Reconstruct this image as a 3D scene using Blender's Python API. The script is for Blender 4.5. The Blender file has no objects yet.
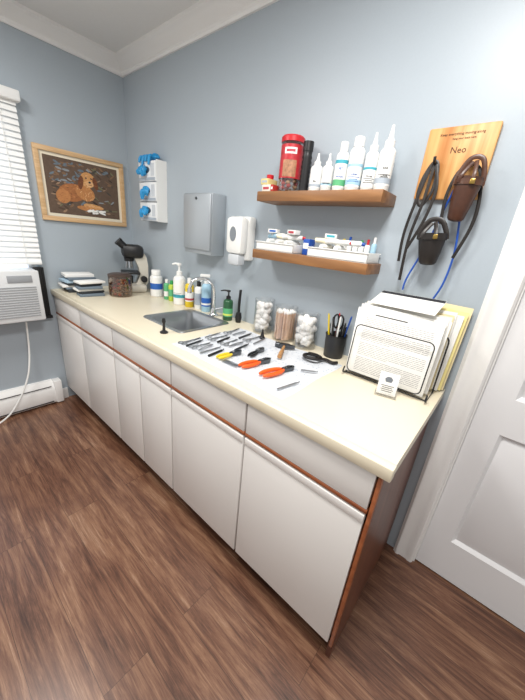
import bpy, bmesh, math, random
from mathutils import Matrix, Vector
random.seed(7)
scene=bpy.context.scene
COL=bpy.context.collection
# ------------------------------------------------------------------ materials
def lin(h):
    h=h.lstrip('#');c=[int(h[i:i+2],16)/255 for i in (0,2,4)]
    return tuple((x/12.92 if x<=.04045 else ((x+.055)/1.055)**2.4) for x in c)+(1,)
_m={}
def mat(name,hexc,rough=.5,metal=0,emit=0,alpha=1,var=0,bump=0,bscale=60,spec=.5):
    if name in _m: return _m[name]
    m=bpy.data.materials.new(name);m.use_nodes=True;nt=m.node_tree;b=nt.nodes['Principled BSDF']
    c=lin(hexc);b.inputs['Base Color'].default_value=c;b.inputs['Roughness'].default_value=rough;b.inputs['Metallic'].default_value=metal
    b.inputs['Specular IOR Level'].default_value=spec
    if emit: b.inputs['Emission Color'].default_value=c;b.inputs['Emission Strength'].default_value=emit
    tc=nt.nodes.new('ShaderNodeTexCoord');nz=nt.nodes.new('ShaderNodeTexNoise');nz.inputs['Scale'].default_value=bscale
    nt.links.new(tc.outputs['Object'],nz.inputs['Vector'])
    if var:
        mx=nt.nodes.new('ShaderNodeMix');mx.data_type='RGBA'
        mx.inputs['A'].default_value=tuple(x*(1-var) for x in c[:3])+(1,);mx.inputs['B'].default_value=tuple(min(1,x*(1+var)) for x in c[:3])+(1,)
        nt.links.new(nz.outputs['Fac'],mx.inputs['Factor']);nt.links.new(mx.outputs['Result'],b.inputs['Base Color'])
    if bump:
        bp=nt.nodes.new('ShaderNodeBump');bp.inputs['Strength'].default_value=bump;bp.inputs['Distance'].default_value=.002
        nt.links.new(nz.outputs['Fac'],bp.inputs['Height']);nt.links.new(bp.outputs['Normal'],b.inputs['Normal'])
    _m[name]=m;return m
def wood(name,c1,c2,axis=0,rough=.45,scale=4,stretch=14):
    if name in _m: return _m[name]
    m=bpy.data.materials.new(name);m.use_nodes=True;nt=m.node_tree;b=nt.nodes['Principled BSDF'];b.inputs['Roughness'].default_value=rough
    tc=nt.nodes.new('ShaderNodeTexCoord');mp=nt.nodes.new('ShaderNodeMapping');s=[stretch]*3;s[axis]=1
    mp.inputs['Scale'].default_value=s;nz=nt.nodes.new('ShaderNodeTexNoise');nz.inputs['Scale'].default_value=scale;nz.inputs['Detail'].default_value=6
    nz.inputs['Distortion'].default_value=.6
    cr=nt.nodes.new('ShaderNodeValToRGB');cr.color_ramp.elements[0].position=.3;cr.color_ramp.elements[1].position=.7
    cr.color_ramp.elements[0].color=lin(c1);cr.color_ramp.elements[1].color=lin(c2)
    nt.links.new(tc.outputs['Object'],mp.inputs['Vector']);nt.links.new(mp.outputs['Vector'],nz.inputs['Vector'])
    nt.links.new(nz.outputs['Fac'],cr.inputs['Fac']);nt.links.new(cr.outputs['Color'],b.inputs['Base Color'])
    _m[name]=m;return m
def glass(name,tint='#ffffff',fac=.08):
    if name in _m: return _m[name]
    m=bpy.data.materials.new(name);m.use_nodes=True;nt=m.node_tree
    for n in list(nt.nodes): nt.nodes.remove(n)
    o=nt.nodes.new('ShaderNodeOutputMaterial');mx=nt.nodes.new('ShaderNodeMixShader');t=nt.nodes.new('ShaderNodeBsdfTransparent');g=nt.nodes.new('ShaderNodeBsdfGlossy')
    t.inputs['Color'].default_value=lin(tint);g.inputs['Roughness'].default_value=.05
    lw=nt.nodes.new('ShaderNodeLayerWeight');lw.inputs['Blend'].default_value=.25
    ma=nt.nodes.new('ShaderNodeMath');ma.operation='MULTIPLY_ADD';ma.inputs[1].default_value=.5;ma.inputs[2].default_value=fac
    nt.links.new(lw.outputs['Facing'],ma.inputs[0]);nt.links.new(ma.outputs[0],mx.inputs[0])
    nt.links.new(t.outputs[0],mx.inputs[1]);nt.links.new(g.outputs[0],mx.inputs[2]);nt.links.new(mx.outputs[0],o.inputs[0])
    _m[name]=m;return m
def floor_mat():
    m=bpy.data.materials.new('plank_floor');m.use_nodes=True;nt=m.node_tree;b=nt.nodes['Principled BSDF'];L=nt.links.new
    tc=nt.nodes.new('ShaderNodeTexCoord')
    br=nt.nodes.new('ShaderNodeTexBrick');br.inputs['Scale'].default_value=1;br.inputs['Brick Width'].default_value=1.22;br.inputs['Row Height'].default_value=.15
    br.inputs['Mortar Size'].default_value=.0007;br.offset=.37;br.inputs['Color1'].default_value=(.2,.2,.2,1);br.inputs['Color2'].default_value=(.8,.8,.8,1);br.inputs['Mortar'].default_value=(0,0,0,1)
    L(tc.outputs['Object'],br.inputs['Vector'])
    ad=nt.nodes.new('ShaderNodeVectorMath');ad.operation='MULTIPLY_ADD';ad.inputs[1].default_value=(7,3,0)
    L(br.outputs['Color'],ad.inputs[0]);L(tc.outputs['Object'],ad.inputs[2])
    def noise(sc,scale,det,rough,dist):
        mp=nt.nodes.new('ShaderNodeMapping');mp.inputs['Scale'].default_value=sc;L(ad.outputs[0],mp.inputs['Vector'])
        n=nt.nodes.new('ShaderNodeTexNoise');n.inputs['Scale'].default_value=scale;n.inputs['Detail'].default_value=det;n.inputs['Roughness'].default_value=rough;n.inputs['Distortion'].default_value=dist
        L(mp.outputs['Vector'],n.inputs['Vector']);return n
    n1=noise((.8,11,1),3.0,12,.76,.7);n2=noise((.9,3.5,1),2.0,5,.6,.6);n3=noise((1.6,44,1),5,10,.75,.15)
    ma=nt.nodes.new('ShaderNodeMath');ma.operation='MULTIPLY_ADD';ma.inputs[1].default_value=.5;L(n2.outputs['Fac'],ma.inputs[0]);L(n1.outputs['Fac'],ma.inputs[2])
    mb=nt.nodes.new('ShaderNodeMath');mb.operation='MULTIPLY_ADD';mb.inputs[1].default_value=.5;L(n3.outputs['Fac'],mb.inputs[0]);L(ma.outputs[0],mb.inputs[2])
    cr=nt.nodes.new('ShaderNodeValToRGB');e=cr.color_ramp.elements
    sc=nt.nodes.new('ShaderNodeMath');sc.operation='MULTIPLY';sc.inputs[1].default_value=.5;L(mb.outputs[0],sc.inputs[0])
    e[0].position=.38;e[0].color=lin('#341f16');e[1].position=.64;e[1].color=lin('#ad917b')
    x=e.new(.44);x.color=lin('#523528');x=e.new(.50);x.color=lin('#6f4c3a');x=e.new(.565);x.color=lin('#8c6850')
    L(sc.outputs[0],cr.inputs['Fac'])
    kv=nt.nodes.new('ShaderNodeTexVoronoi');kv.inputs['Scale'].default_value=1.6;km=nt.nodes.new('ShaderNodeMapping');km.inputs['Scale'].default_value=(1,3.2,1)
    L(ad.outputs[0],km.inputs['Vector']);L(km.outputs['Vector'],kv.inputs['Vector'])
    kr=nt.nodes.new('ShaderNodeMapRange');kr.inputs['From Min'].default_value=.02;kr.inputs['From Max'].default_value=.11;kr.inputs['To Min'].default_value=.6;kr.inputs['To Max'].default_value=1;L(kv.outputs['Distance'],kr.inputs['Value'])
    mr2=nt.nodes.new('ShaderNodeMapRange');mr2.inputs['To Min'].default_value=.93;mr2.inputs['To Max'].default_value=1.06
    sp=nt.nodes.new('ShaderNodeSeparateColor');L(br.outputs['Color'],sp.inputs[0]);L(sp.outputs[0],mr2.inputs['Value'])
    mk=nt.nodes.new('ShaderNodeMath');mk.operation='MULTIPLY';L(mr2.outputs[0],mk.inputs[0]);L(kr.outputs[0],mk.inputs[1])
    mu=nt.nodes.new('ShaderNodeVectorMath');mu.operation='SCALE';L(cr.outputs['Color'],mu.inputs[0]);L(mk.outputs[0],mu.inputs['Scale'])
    mx=nt.nodes.new('ShaderNodeMix');mx.data_type='RGBA';mx.inputs['B'].default_value=lin('#3c281f')
    L(br.outputs['Fac'],mx.inputs['Factor']);L(mu.outputs[0],mx.inputs['A']);L(mx.outputs['Result'],b.inputs['Base Color'])
    b.inputs['Roughness'].default_value=.30;b.inputs['Specular IOR Level'].default_value=.5
    bp=nt.nodes.new('ShaderNodeBump');bp.inputs['Strength'].default_value=.18;bp.inputs['Distance'].default_value=.002
    L(sc.outputs[0],bp.inputs['Height']);L(bp.outputs['Normal'],b.inputs['Normal'])
    return m
def print_mat(name,base,ink,sc):
    m=bpy.data.materials.new(name);m.use_nodes=True;nt=m.node_tree;b=nt.nodes['Principled BSDF'];L=nt.links.new;b.inputs['Roughness'].default_value=.9
    tc=nt.nodes.new('ShaderNodeTexCoord');v=nt.nodes.new('ShaderNodeTexVoronoi');v.inputs['Scale'].default_value=sc;v.inputs['Randomness'].default_value=.4
    L(tc.outputs['Object'],v.inputs['Vector']);cr=nt.nodes.new('ShaderNodeValToRGB');cr.color_ramp.interpolation='CONSTANT'
    e=cr.color_ramp.elements;e[0].position=0;e[0].color=lin(ink);e[1].position=.16;e[1].color=lin(base);x=e.new(.30);x.color=lin(ink);x=e.new(.38);x.color=lin(base)
    L(v.outputs['Distance'],cr.inputs['Fac']);L(cr.outputs['Color'],b.inputs['Base Color']);return m
# ------------------------------------------------------------------ builder
XF=Matrix(((1,0,0),(0,0,-1),(0,1,0))).to_4x4()      # flat shapes facing -y
YF=Matrix(((0,0,1),(1,0,0),(0,1,0))).to_4x4()        # flat shapes facing +x
def T(x,y,z): return Matrix.Translation((x,y,z))
def R(a,ax): return Matrix.Rotation(math.radians(a),4,ax)
def S(x,y,z): return Matrix.Diagonal((x,y,z,1))
def spl(pts,k=6,closed=False):
    P=[Vector(p) for p in pts];n=len(P);o=[]
    rng=range(n) if closed else range(n-1)
    for i in rng:
        g=(lambda j:P[j%n]) if closed else (lambda j:P[max(0,min(n-1,j))])
        a,b,c,d=g(i-1),g(i),g(i+1),g(i+2)
        for s in range(k):
            t=s/k;o.append(.5*((2*b)+(c-a)*t+(2*a-5*b+4*c-d)*t*t+(3*b-a-3*c+d)*t**3))
    if not closed:o.append(P[-1])
    return o
class B:
    def __init__(s): s.V=[];s.F=[];s.MI=[];s.mats=[]
    def mi(s,m):
        if m not in s.mats:s.mats.append(m)
        return s.mats.index(m)
    def add(s,V,F,m,M=None):
        o=len(s.V);k=s.mi(m)
        for v in V:
            v=Vector(v);s.V.append(M@v if M else v)
        for f in F:s.F.append([i+o for i in f]);s.MI.append(k)
        return s
    def bmadd(s,bm,m,M=None):
        bm.verts.index_update();s.add([v.co.copy() for v in bm.verts],[[v.index for v in f.verts] for f in bm.faces],m,M);bm.free();return s
    def box(s,c,d,m,bev=0,M=None,seg=2):
        bm=bmesh.new();bmesh.ops.create_cube(bm,size=1);bmesh.ops.scale(bm,vec=d,verts=bm.verts)
        if bev:bmesh.ops.bevel(bm,geom=list(bm.edges),offset=min(bev,min(d)*.49),segments=seg,affect='EDGES',profile=.5)
        return s.bmadd(bm,m,(M or Matrix())@T(*c))
    def b2(s,lo,hi,m,bev=0,M=None):
        return s.box([(a+b)/2 for a,b in zip(lo,hi)],[abs(b-a) for a,b in zip(lo,hi)],m,bev,M)
    def lathe(s,pr,m,c=(0,0,0),n=28,M=None):
        V=[];F=[];k=len(pr)
        for i in range(n):
            a=2*math.pi*i/n
            for r,z in pr:V.append((c[0]+max(r,1e-5)*math.cos(a),c[1]+max(r,1e-5)*math.sin(a),c[2]+z))
        for i in range(n):
            j=(i+1)%n
            for q in range(k-1):F.append([i*k+q,j*k+q,j*k+q+1,i*k+q+1])
        return s.add(V,F,m,M)
    def tube(s,pts,r,m,n=8,closed=False,M=None,flat=1,up=None):
        P=[Vector(p) for p in pts];N=len(P);rs=r if isinstance(r,(list,tuple)) else [r]*N
        V=[];F=[];nv=None
        for i,p in enumerate(P):
            t=(P[(i+1)%N]-P[i-1]) if closed else (P[min(i+1,N-1)]-P[max(i-1,0)])
            t.normalize()
            if nv is None:
                a=Vector(up) if up else (Vector((0,0,1)) if abs(t.z)<.9 else Vector((1,0,0)))
            else:a=nv
            if up: a=Vector(up)
            nv=(a-t*a.dot(t));
            if nv.length<1e-6: nv=t.orthogonal()
            nv.normalize();bv=t.cross(nv);rr=rs[min(i,len(rs)-1)]
            for q in range(n):
                an=2*math.pi*q/n;V.append(p+nv*math.cos(an)*rr*flat+bv*math.sin(an)*rr)
        for i in range(N if closed else N-1):
            j=(i+1)%N
            for q in range(n):
                w=(q+1)%n;F.append([i*n+q,i*n+w,j*n+w,j*n+q])
        if not closed:F.append(list(range(n))[::-1]);F.append([(N-1)*n+q for q in range(n)])
        return s.add(V,F,m,M)
    def prism(s,poly,d,m,M=None):
        n=len(poly);V=[(x,y,0) for x,y in poly]+[(x,y,d) for x,y in poly]
        F=[list(range(n))[::-1],[n+i for i in range(n)]]+[[i,(i+1)%n,n+(i+1)%n,n+i] for i in range(n)]
        return s.add(V,F,m,M)
    def ball(s,c,d,m,M=None,n=12,noise=0):
        bm=bmesh.new();bmesh.ops.create_uvsphere(bm,u_segments=n,v_segments=max(6,n*2//3),radius=1)
        for v in bm.verts:
            k=1+random.uniform(-noise,noise);v.co=Vector((v.co.x*d[0]*k,v.co.y*d[1]*k,v.co.z*d[2]*k))
        return s.bmadd(bm,m,(M or Matrix())@T(*c))
    def text(s,body,size,m,M=None,wrap=None,extr=.0004,align='CENTER'):
        cu=bpy.data.curves.new('t','FONT');cu.body=body;cu.size=size;cu.extrude=extr;cu.align_x=align;cu.align_y='CENTER';cu.resolution_u=2
        ob=bpy.data.objects.new('t',cu);COL.objects.link(ob);dg=bpy.context.evaluated_depsgraph_get();dg.update()
        me=bpy.data.meshes.new_from_object(ob.evaluated_get(dg));V=[v.co.copy() for v in me.vertices];F=[list(p.vertices) for p in me.polygons]
        bpy.data.objects.remove(ob);bpy.data.meshes.remove(me);bpy.data.curves.remove(cu)
        if wrap:
            r,phi,zc=wrap;W=[]
            for v in V:
                a=math.radians(phi)+v.x/r;W.append((math.cos(a)*(r+v.z+.0003),math.sin(a)*(r+v.z+.0003),zc+v.y))
            V=W
        return s.add(V,F,m,M)
    def make(s,name,parent=None,label=None,cat=None,loc=None,rot=None,group=None,kind=None,ang=38):
        me=bpy.data.meshes.new(name);me.from_pydata([tuple(v) for v in s.V],[],s.F)
        for m in s.mats:me.materials.append(m)
        me.polygons.foreach_set('material_index',s.MI)
        me.polygons.foreach_set('use_smooth',[True]*len(me.polygons))
        bm=bmesh.new();bm.from_mesh(me);bmesh.ops.remove_doubles(bm,verts=bm.verts,dist=1e-6);bmesh.ops.recalc_face_normals(bm,faces=bm.faces);bm.to_mesh(me);bm.free()
        me.update();me.set_sharp_from_angle(angle=math.radians(ang))
        o=bpy.data.objects.new(name,me);COL.objects.link(o)
        if loc:o.location=loc
        if rot:o.rotation_euler=[math.radians(a) for a in rot]
        if parent:o.parent=parent
        if label:o['label']=label
        if cat:o['category']=cat
        if group:o['group']=group
        if kind:o['kind']=kind
        return o
def thing(name,label,cat,loc,rot=None,group=None):
    e=bpy.data.objects.new(name,None);e.empty_display_size=.05;COL.objects.link(e);e.location=loc
    if rot:e.rotation_euler=[math.radians(a) for a in rot]
    e['label']=label;e['category']=cat
    if group:e['group']=group
    return e
def struct(b,name): return b.make(name,kind='structure')
# palette
WHITE=mat('white_plastic','#ebebe8',.35);WPAINT=mat('white_trim_paint','#ecebe9',.4);BLACK=mat('black_plastic','#18181a',.4)
STEEL=mat('brushed_steel','#b9bcc0',.3,1);CHROME=mat('chrome','#e4e6e8',.1,1);DARKST=mat('dark_steel','#5f6266',.3,1)
PAPER=mat('white_paper','#ecebe7',.8);BLUE=mat('nitrile_blue','#2a93cc',.45,var=.15);INK=mat('black_ink','#26262a',.6)
RED=mat('red_plastic','#c3212b',.35);ORANGE=mat('orange_grip','#ee5f1b',.4);YEL=mat('yellow_plastic','#e0c42b',.4);GREEN=mat('green_plastic','#2f9b52',.4)
NAVY=mat('blue_plastic','#1d4fa8',.4);CREAM=mat('cream_plastic','#efe3c4',.5)
LEATH=mat('brown_leather','#452719',.38,var=.35,bump=.3);BLEATH=mat('black_leather','#1c1613',.42,bump=.3)
GLASS=glass('clear_glass')
H=.91
# ------------------------------------------------------------------ room shell
WALL=mat('blue_grey_wall_paint','#a8b2ba',.42,var=.03,bump=.05,bscale=120)
CEIL=mat('ceiling_paint','#e4e3e1',.7,var=.02)
XE=4.4;YE=-3.4;ZC=2.475
b=B();b.b2((-.1,YE,-.05),(XE,.1,0),floor_mat());struct(b,'floor')
b=B();b.b2((-.1,YE,ZC),(XE,.1,ZC+.05),CEIL);struct(b,'ceiling')
wy0,wy1,wz0,wz1=-1.62,-.70,.72,2.03
b=B();b.b2((-.1,YE,0),(0,wy0,ZC),WALL).b2((-.1,wy1,0),(0,0,ZC),WALL).b2((-.1,wy0,0),(0,wy1,wz0),WALL).b2((-.1,wy0,wz1),(0,wy1,ZC),WALL);struct(b,'wall_back')
dx0,dx1,dzt=2.605,3.42,2.04
b=B();b.b2((-.1,0,0),(dx0,.1,ZC),WALL).b2((dx0,0,dzt),(dx1,.1,ZC),WALL).b2((dx1,0,0),(XE,.1,ZC),WALL);struct(b,'wall_right')
prof=[(0,0),(.085,0),(.085,-.014),(.074,-.022),(.06,-.028),(.036,-.055),(.02,-.066),(.02,-.078),(.012,-.088),(0,-.088)]
n=len(prof)
b=B();V=[(d,YE,ZC+z) for d,z in prof]+[(d,-d,ZC+z) for d,z in prof];b.add(V,[[i,(i+1)%n,n+(i+1)%n,n+i] for i in range(n)],WPAINT);struct(b,'trim_1')
b=B();V=[(d,-d,ZC+z) for d,z in prof]+[(XE,-d,ZC+z) for d,z in prof];b.add(V,[[i,(i+1)%n,n+(i+1)%n,n+i] for i in range(n)],WPAINT);struct(b,'trim_2')
cp=[(0,0),(0,.012),(.012,.022),(.022,.022),(.03,.016),(.06,.016),(.068,.02),(.082,.02),(.09,.01),(.09,0)]
def casing(b,x,z1,flip=1):
    V=[]
    for zz in (0,z1):
        V+=[(x+flip*d,-t,zz) for d,t in cp]
    n=len(cp);b.add(V,[[i,(i+1)%n,n+(i+1)%n,n+i] for i in range(n)]+[list(range(n)),[n+i for i in range(n)]],WPAINT)
b=B();casing(b,2.52,dzt+.08);casing(b,dx1+.09,dzt+.08,-1);b.b2((2.53,-.018,dzt),(dx1+.08,0,dzt+.09),WPAINT,.004)
b.b2((dx0-.004,0,0),(dx0+.012,.1,dzt),WPAINT).b2((dx1-.012,0,0),(dx1+.004,.1,dzt),WPAINT);struct(b,'trim_3')
DOORP=mat('door_paint','#e4e4e5',.38)
b=B();x0,x1=dx0+.013,dx1-.013
yf=.012
st=.095;pan=[(x0+st,x0+st+.27,.22,.80),(x1-st-.27,x1-st,.22,.80),(x0+st,x0+st+.27,.95,1.86),(x1-st-.27,x1-st,.95,1.86)]
b.b2((x0,yf,.008),(x0+st,yf+.04,dzt-.005),DOORP).b2((x1-st,yf,.008),(x1,yf+.04,dzt-.005),DOORP).b2((x0+st+.27,yf,.008),(x1-st-.27,yf+.04,dzt-.005),DOORP)
for z0,z1 in ((.008,.22),(.80,.95),(1.86,dzt-.005)):
    b.b2((x0+st,yf,z0),(x0+st+.27,yf+.04,z1),DOORP).b2((x1-st-.27,yf,z0),(x1-st,yf+.04,z1),DOORP)
for a,c,z0,z1 in pan:
    o=[(a,z0),(c,z0),(c,z1),(a,z1)];i1=[(a+.014,z0+.014),(c-.014,z0+.014),(c-.014,z1-.014),(a+.014,z1-.014)];i2=[(a+.045,z0+.045),(c-.045,z0+.045),(c-.045,z1-.045),(a+.045,z1-.045)]
    V=[(x,yf,z) for x,z in o]+[(x,yf+.016,z) for x,z in i1]+[(x,yf+.003,z) for x,z in i2]
    b.add(V,[[i,(i+1)%4,4+(i+1)%4,4+i] for i in range(4)]+[[4+i,4+(i+1)%4,8+(i+1)%4,8+i] for i in range(4)]+[[8,9,10,11]],DOORP)
struct(b,'door_1')
b=B();SKY=mat('window_daylight','#dfe9f5',.3,emit=1.2)
b.b2((-.07,wy0,wz0),(-.06,wy1,wz1),SKY)
for lo,hi in (((-.06,wy0,wz0),(-.02,wy0+.05,wz1)),((-.06,wy1-.05,wz0),(-.02,wy1,wz1)),((-.06,wy0,wz1-.05),(-.02,wy1,wz1)),((-.06,wy0,wz0),(-.02,wy1,wz0+.04)),((-.06,wy0,1.36),(-.02,wy1,1.40))):
    b.b2(lo,hi,WPAINT,.004)
struct(b,'window_1')
# ------------------------------------------------------------------ blind, AC, heater, cord
BLW=mat('blind_white','#f2f2f0',.5)
t=thing('window_blind','white horizontal-slat window blind lowered above the air conditioner','blind',(.0,-1.15,1.09))
b=B()
z=0.035
while z<.93:
    V=[]
    for yy in (-.465,.465):
        for k in range(5):
            u=-1+2*k/4;V.append((.036-.010*u+.004*(1-u*u),yy,z+.0185*u))
    b.add(V,[[k,k+1,k+6,k+5] for k in range(4)],BLW)
    z+=.033
b.make('slat',t,kind='stuff',ang=80)
b=B();b.box((.04,0,.955),(.07,.97,.055),BLW,.006);b.make('valance',t)
b=B();b.box((.035,0,.010),(.035,.93,.018),BLW,.004);b.make('bottom_rail',t)
for yy in (.38,-.38):
    b=B();b.tube([(.052,yy,.01),(.052,yy,.95)],.0015,WHITE,6);b.make('ladder_cord',t)
ACW=mat('air_conditioner_plastic','#dcdedf',.4)
t=thing('air_conditioner','white window air conditioner with louvred front','air conditioner',(0,-.97,.72))
b=B();b.box((.075,0,.175),(.15,.46,.34),ACW,.012);b.make('body',t)
b=B()
b.box((.158,0,.18),(.016,.455,.335),ACW,.008)
for i in range(13):b.box((.168,.0,.05+i*.016),(.006,.40,.005),mat('vent_grey','#9a9da1',.5),0)
b.make('front_grille',t)
b=B()
for i in range(5):b.box((.168,-.1,.275+i*.012),(.008,.22,.004),mat('vent_dark','#45484d',.5))
b.box((.168,.12,.295),(.006,.13,.045),mat('vent_grey','#9a9da1',.5),.004)
b.make('air_outlet',t)
b=B()
b.box((.015,.262,.17),(.03,.062,.36),BLACK,.003);b.box((.02,0,-.006),(.05,.60,.02),BLACK,.003)
for i in range(5):b.box((.032,.24+i*.011,.17),(.006,.004,.34),BLACK)
b.make('side_curtain',t)
b=B();b.tube(spl([(.062,-.84,.700),(.062,-.845,.62),(.07,-.86,.46),(.105,-.90,.31),(.135,-.98,.16),(.15,-1.08,.05),(.17,-1.25,.008),(.2,-1.6,.008)],7),.006,WHITE,8)
b.make('power_cord',None,'white electrical cord hanging from the air conditioner to the floor','power cord')
t=thing('baseboard_heater','white metal baseboard heater along the wall floor','heater',(0,-1.5,0))
b=B();pr=[(0,.015),(.055,.015),(.062,.03),(.062,.125),(.05,.15),(.02,.195),(.0,.2)]
V=[(x,-.76,z) for x,z in pr]+[(x,.76,z) for x,z in pr];n=len(pr)
b.add(V,[[i,(i+1)%n,n+(i+1)%n,n+i] for i in range(n)]+[list(range(n)),[n+i for i in range(n)]],WPAINT);b.make('cover',t)
b=B();b.box((.057,0,.16),(.003,1.48,.006),DARKST,0,None);b.make('air_slot',t)
b=B();b.box((.064,0,.03),(.003,1.48,.008),DARKST);b.make('bottom_slot',t)
b=B();b.box((.034,.785,.105),(.07,.05,.19),WPAINT,.006);b.make('end_cap',t)
b=B();b.b2((0,-.69,0),(.012,-.64,.09),WPAINT,.002);struct(b,'baseboard_back')
# ------------------------------------------------------------------ picture
t=thing('framed_picture','light oak framed picture of a golden puppy lying among leaves','picture',(.0,-.34,1.61))
OAK=wood('light_oak','#c29a6c','#dab98e',1)
b=B();w,h=.29,.225;fw=.03
b.b2((0,-w,-h),(.022,w,-h+fw),OAK,.003).b2((0,-w,h-fw),(.022,w,h),OAK,.003).b2((0,-w,-h+fw),(.022,-w+fw,h-fw),OAK,.003).b2((0,w-fw,-h+fw),(.022,w,h-fw),OAK,.003)
b.make('frame',t)
b=B();b.b2((.002,-w+fw,-h+fw),(.008,w-fw,h-fw),mat('cream_mat_board','#e9dfc9',.8));b.make('mat_board',t)
def pm(n,c): return mat('painting_'+n,c,.7,var=.25,bscale=60)
gd=[pm('gold%d'%i,c) for i,c in enumerate(('#a0653a','#b57a48','#c8925a','#d8ab7c'))];dk=[pm('dark%d'%i,c) for i,c in enumerate(('#382a22','#4d3a2d','#5f4c3e','#454039'))]
lf=[pm('leaf%d'%i,c) for i,c in enumerate(('#6f6e52','#7d5f46','#868c90','#65727c','#947860'))];sh=[pm('fur%d'%i,c) for i,c in enumerate(('#6d3d22','#80502e'))]
WP=pm('white','#f0ece4')
b=B();M=YF
b.b2((.008,-.240,-.175),(.0095,.240,.175),dk[2])
zz=[.0096]
def ell(cx,cy,rx,ry,m,a=0,k=18):
    zz[0]+=.0000035
    b.prism([(cx+rx*math.cos(q)*math.cos(a)-ry*math.sin(q)*math.sin(a),cy+rx*math.cos(q)*math.sin(a)+ry*math.sin(q)*math.cos(a)) for q in [2*math.pi*i/k for i in range(k)]],.0002,m,M@T(0,0,zz[0]))
rnd=random.Random(3)
for q in range(190):
    x,y=rnd.uniform(-.210,.210),rnd.uniform(-.155,.155)
    c=lf[rnd.choice((2,3,3,1))] if (y>.03 and x<.0) else (dk+lf)[rnd.randrange(9)]
    ell(x,y,rnd.uniform(.010,.026),rnd.uniform(.003,.008),c,rnd.uniform(-.8,.8),7)
def fur(cx,cy,rx,ry,ms,n,ang):
    ell(cx,cy,rx,ry,ms[0],ang)
    for q in range(n):
        r=math.sqrt(rnd.random())*.95;a=rnd.uniform(0,6.28);u,v=rx*r*math.cos(a),ry*r*math.sin(a)
        x=cx+u*math.cos(ang)-v*math.sin(ang);y=cy+u*math.sin(ang)+v*math.cos(ang)
        ell(x,y,rnd.uniform(.006,.012),rnd.uniform(.0014,.0026),ms[rnd.randrange(len(ms))],ang+rnd.uniform(-.5,.5),6)
fur(-.085,-.03,.090,.058,[gd[0],sh[1],gd[1]],70,.15)
fur(-.145,-.06,.045,.045,[gd[1],gd[0]],30,.6)
fur(.0,-.02,.050,.066,[gd[1],gd[2],gd[3]],50,1.2)
fur(.05,-.105,.070,.017,[gd[2],gd[3]],24,-.1);fur(.0,-.122,.065,.016,[gd[1],gd[2]],24,-.05)
fur(.025,.068,.050,.050,[gd[2],gd[1],gd[3]],45,.3)
fur(-.024,.045,.017,.045,[sh[0],sh[1]],20,-.2);fur(.075,.052,.016,.042,[sh[0],sh[1]],18,.25)
fur(.036,.045,.025,.020,[gd[3],gd[2]],14,0)
ell(.014,.079,.0055,.006,INK);ell(.049,.080,.0055,.006,INK);ell(.037,.055,.009,.007,INK);ell(.037,.038,.012,.002,sh[0])
for q in range(16):ell(.06+rnd.uniform(-.06,.06),-.140+rnd.uniform(-.010,.012),.018,.006,WP,rnd.uniform(-.4,.4),7)
b.make('artwork',t)
# ------------------------------------------------------------------ base cabinets
LAM=mat('off_white_laminate','#e5e2de',.35,var=.015,bscale=5);CABW=wood('reddish_brown_wood','#733c20','#9c5a36',2,.4,3,10);KICK=mat('black_toe_kick','#191513',.6)
TRW=wood('orange_brown_trim','#854728','#a8633c',0,.4,3,10)
ENDW=wood('reddish_brown_panel','#4f2a1d','#70412d',2,.35,3,10)
def cabinet(x0,x1,drawers,doors,label,last=False):
    t=thing('base_cabinet',label,'cabinet',((x0+x1)/2,-.31,0),group='base cabinets under the worktop')
    c=(x0+x1)/2;X0,X1=x0-c,x1-c
    b=B();side=ENDW if last else CABW
    b.b2((X0,-.305,.10),(X0+.018,.305,.868),CABW).b2((X1-.018,-.305,.0 if last else .10),(X1,.305,.868),side)
    b.b2((X0+.018,.29,.0),(X1-.018,.305,.868),CABW).b2((X0+.018,-.29,.10),(X1-.018,.29,.118),CABW)
    b.b2((X0,-.311,.10),(X1,-.305,.135),CABW).b2((X0,-.311,.68),(X1,-.305,.76),CABW).b2((X0,-.311,.84),(X1,-.305,.868),CABW)
    b.b2((X0,-.311,.10),(X0+.03,-.305,.868),CABW).b2((X1-.03,-.311,.10),(X1,-.305,.868),TRW if last else CABW).b2((-.02,-.311,.10),(.02,-.305,.868),CABW)
    b.make('body',t)
    b=B();b.b2((X0,-.235,0),(X1-(.018 if last else 0),-.22,.10),KICK);b.make('toe_kick',t)
    Xe=X1-(.012 if last else 0)
    def panels(n,z0,z1,nm):
        W=(Xe-X0)/n
        for i in range(n):
            a=X0+i*W+.0045;e=X0+(i+1)*W-.0045
            b=B();b.b2((a,-.329,z0),(e,-.312,z1),LAM,.002)
            if nm=='door': b.b2((a+.0005,-.3315,z1-.030),(e-.0005,-.328,z1-.002),LAM,.0015)
            b.make(nm,t)
            if nm!='door':
                b=B();b.b2((a-.003,-.330,z0-.015),(e+.003,-.312,z0-.001),TRW,.003);b.make('wood_pull_strip',t)
    panels(drawers,.742,.864,'drawer_front');panels(doors,.112,.722,'door')
    if last:
        b=B();b.b2((X1-.011,-.327,.10),(X1,-.305,.866),TRW,.002);b.make('edge_strip',t)
cabinet(.012,.955,2,2,'white laminate base cabinet in the corner with reddish wood edging')
cabinet(.955,1.53,1,2,'white laminate sink base cabinet with one wide false drawer')
cabinet(1.53,2.482,2,2,'white laminate base cabinet with exposed reddish brown end panel',True)
CT=mat('cream_laminate_worktop','#e2d8c0',.3,var=.02,bscale=8)
sx0,sx1,sy0,sy1=.985,1.345,-.455,-.125
b=B()
b.b2((0,-.65,H-.04),(2.502,-.65+.03,H),CT,.004)
b.b2((0,-.622,H-.038),(2.5,sy0,H),CT).b2((0,sy1,H-.038),(2.5,-.0,H),CT).b2((0,sy0,H-.038),(sx0,sy1,H),CT).b2((sx1,sy0,H-.038),(2.5,sy1,H),CT)
b.make('countertop',None,'long cream laminate worktop over the base cabinets','worktop')
t=thing('sink','small square stainless steel drop-in sink in the worktop','sink',((sx0+sx1)/2,(sy0+sy1)/2,H))
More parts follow.
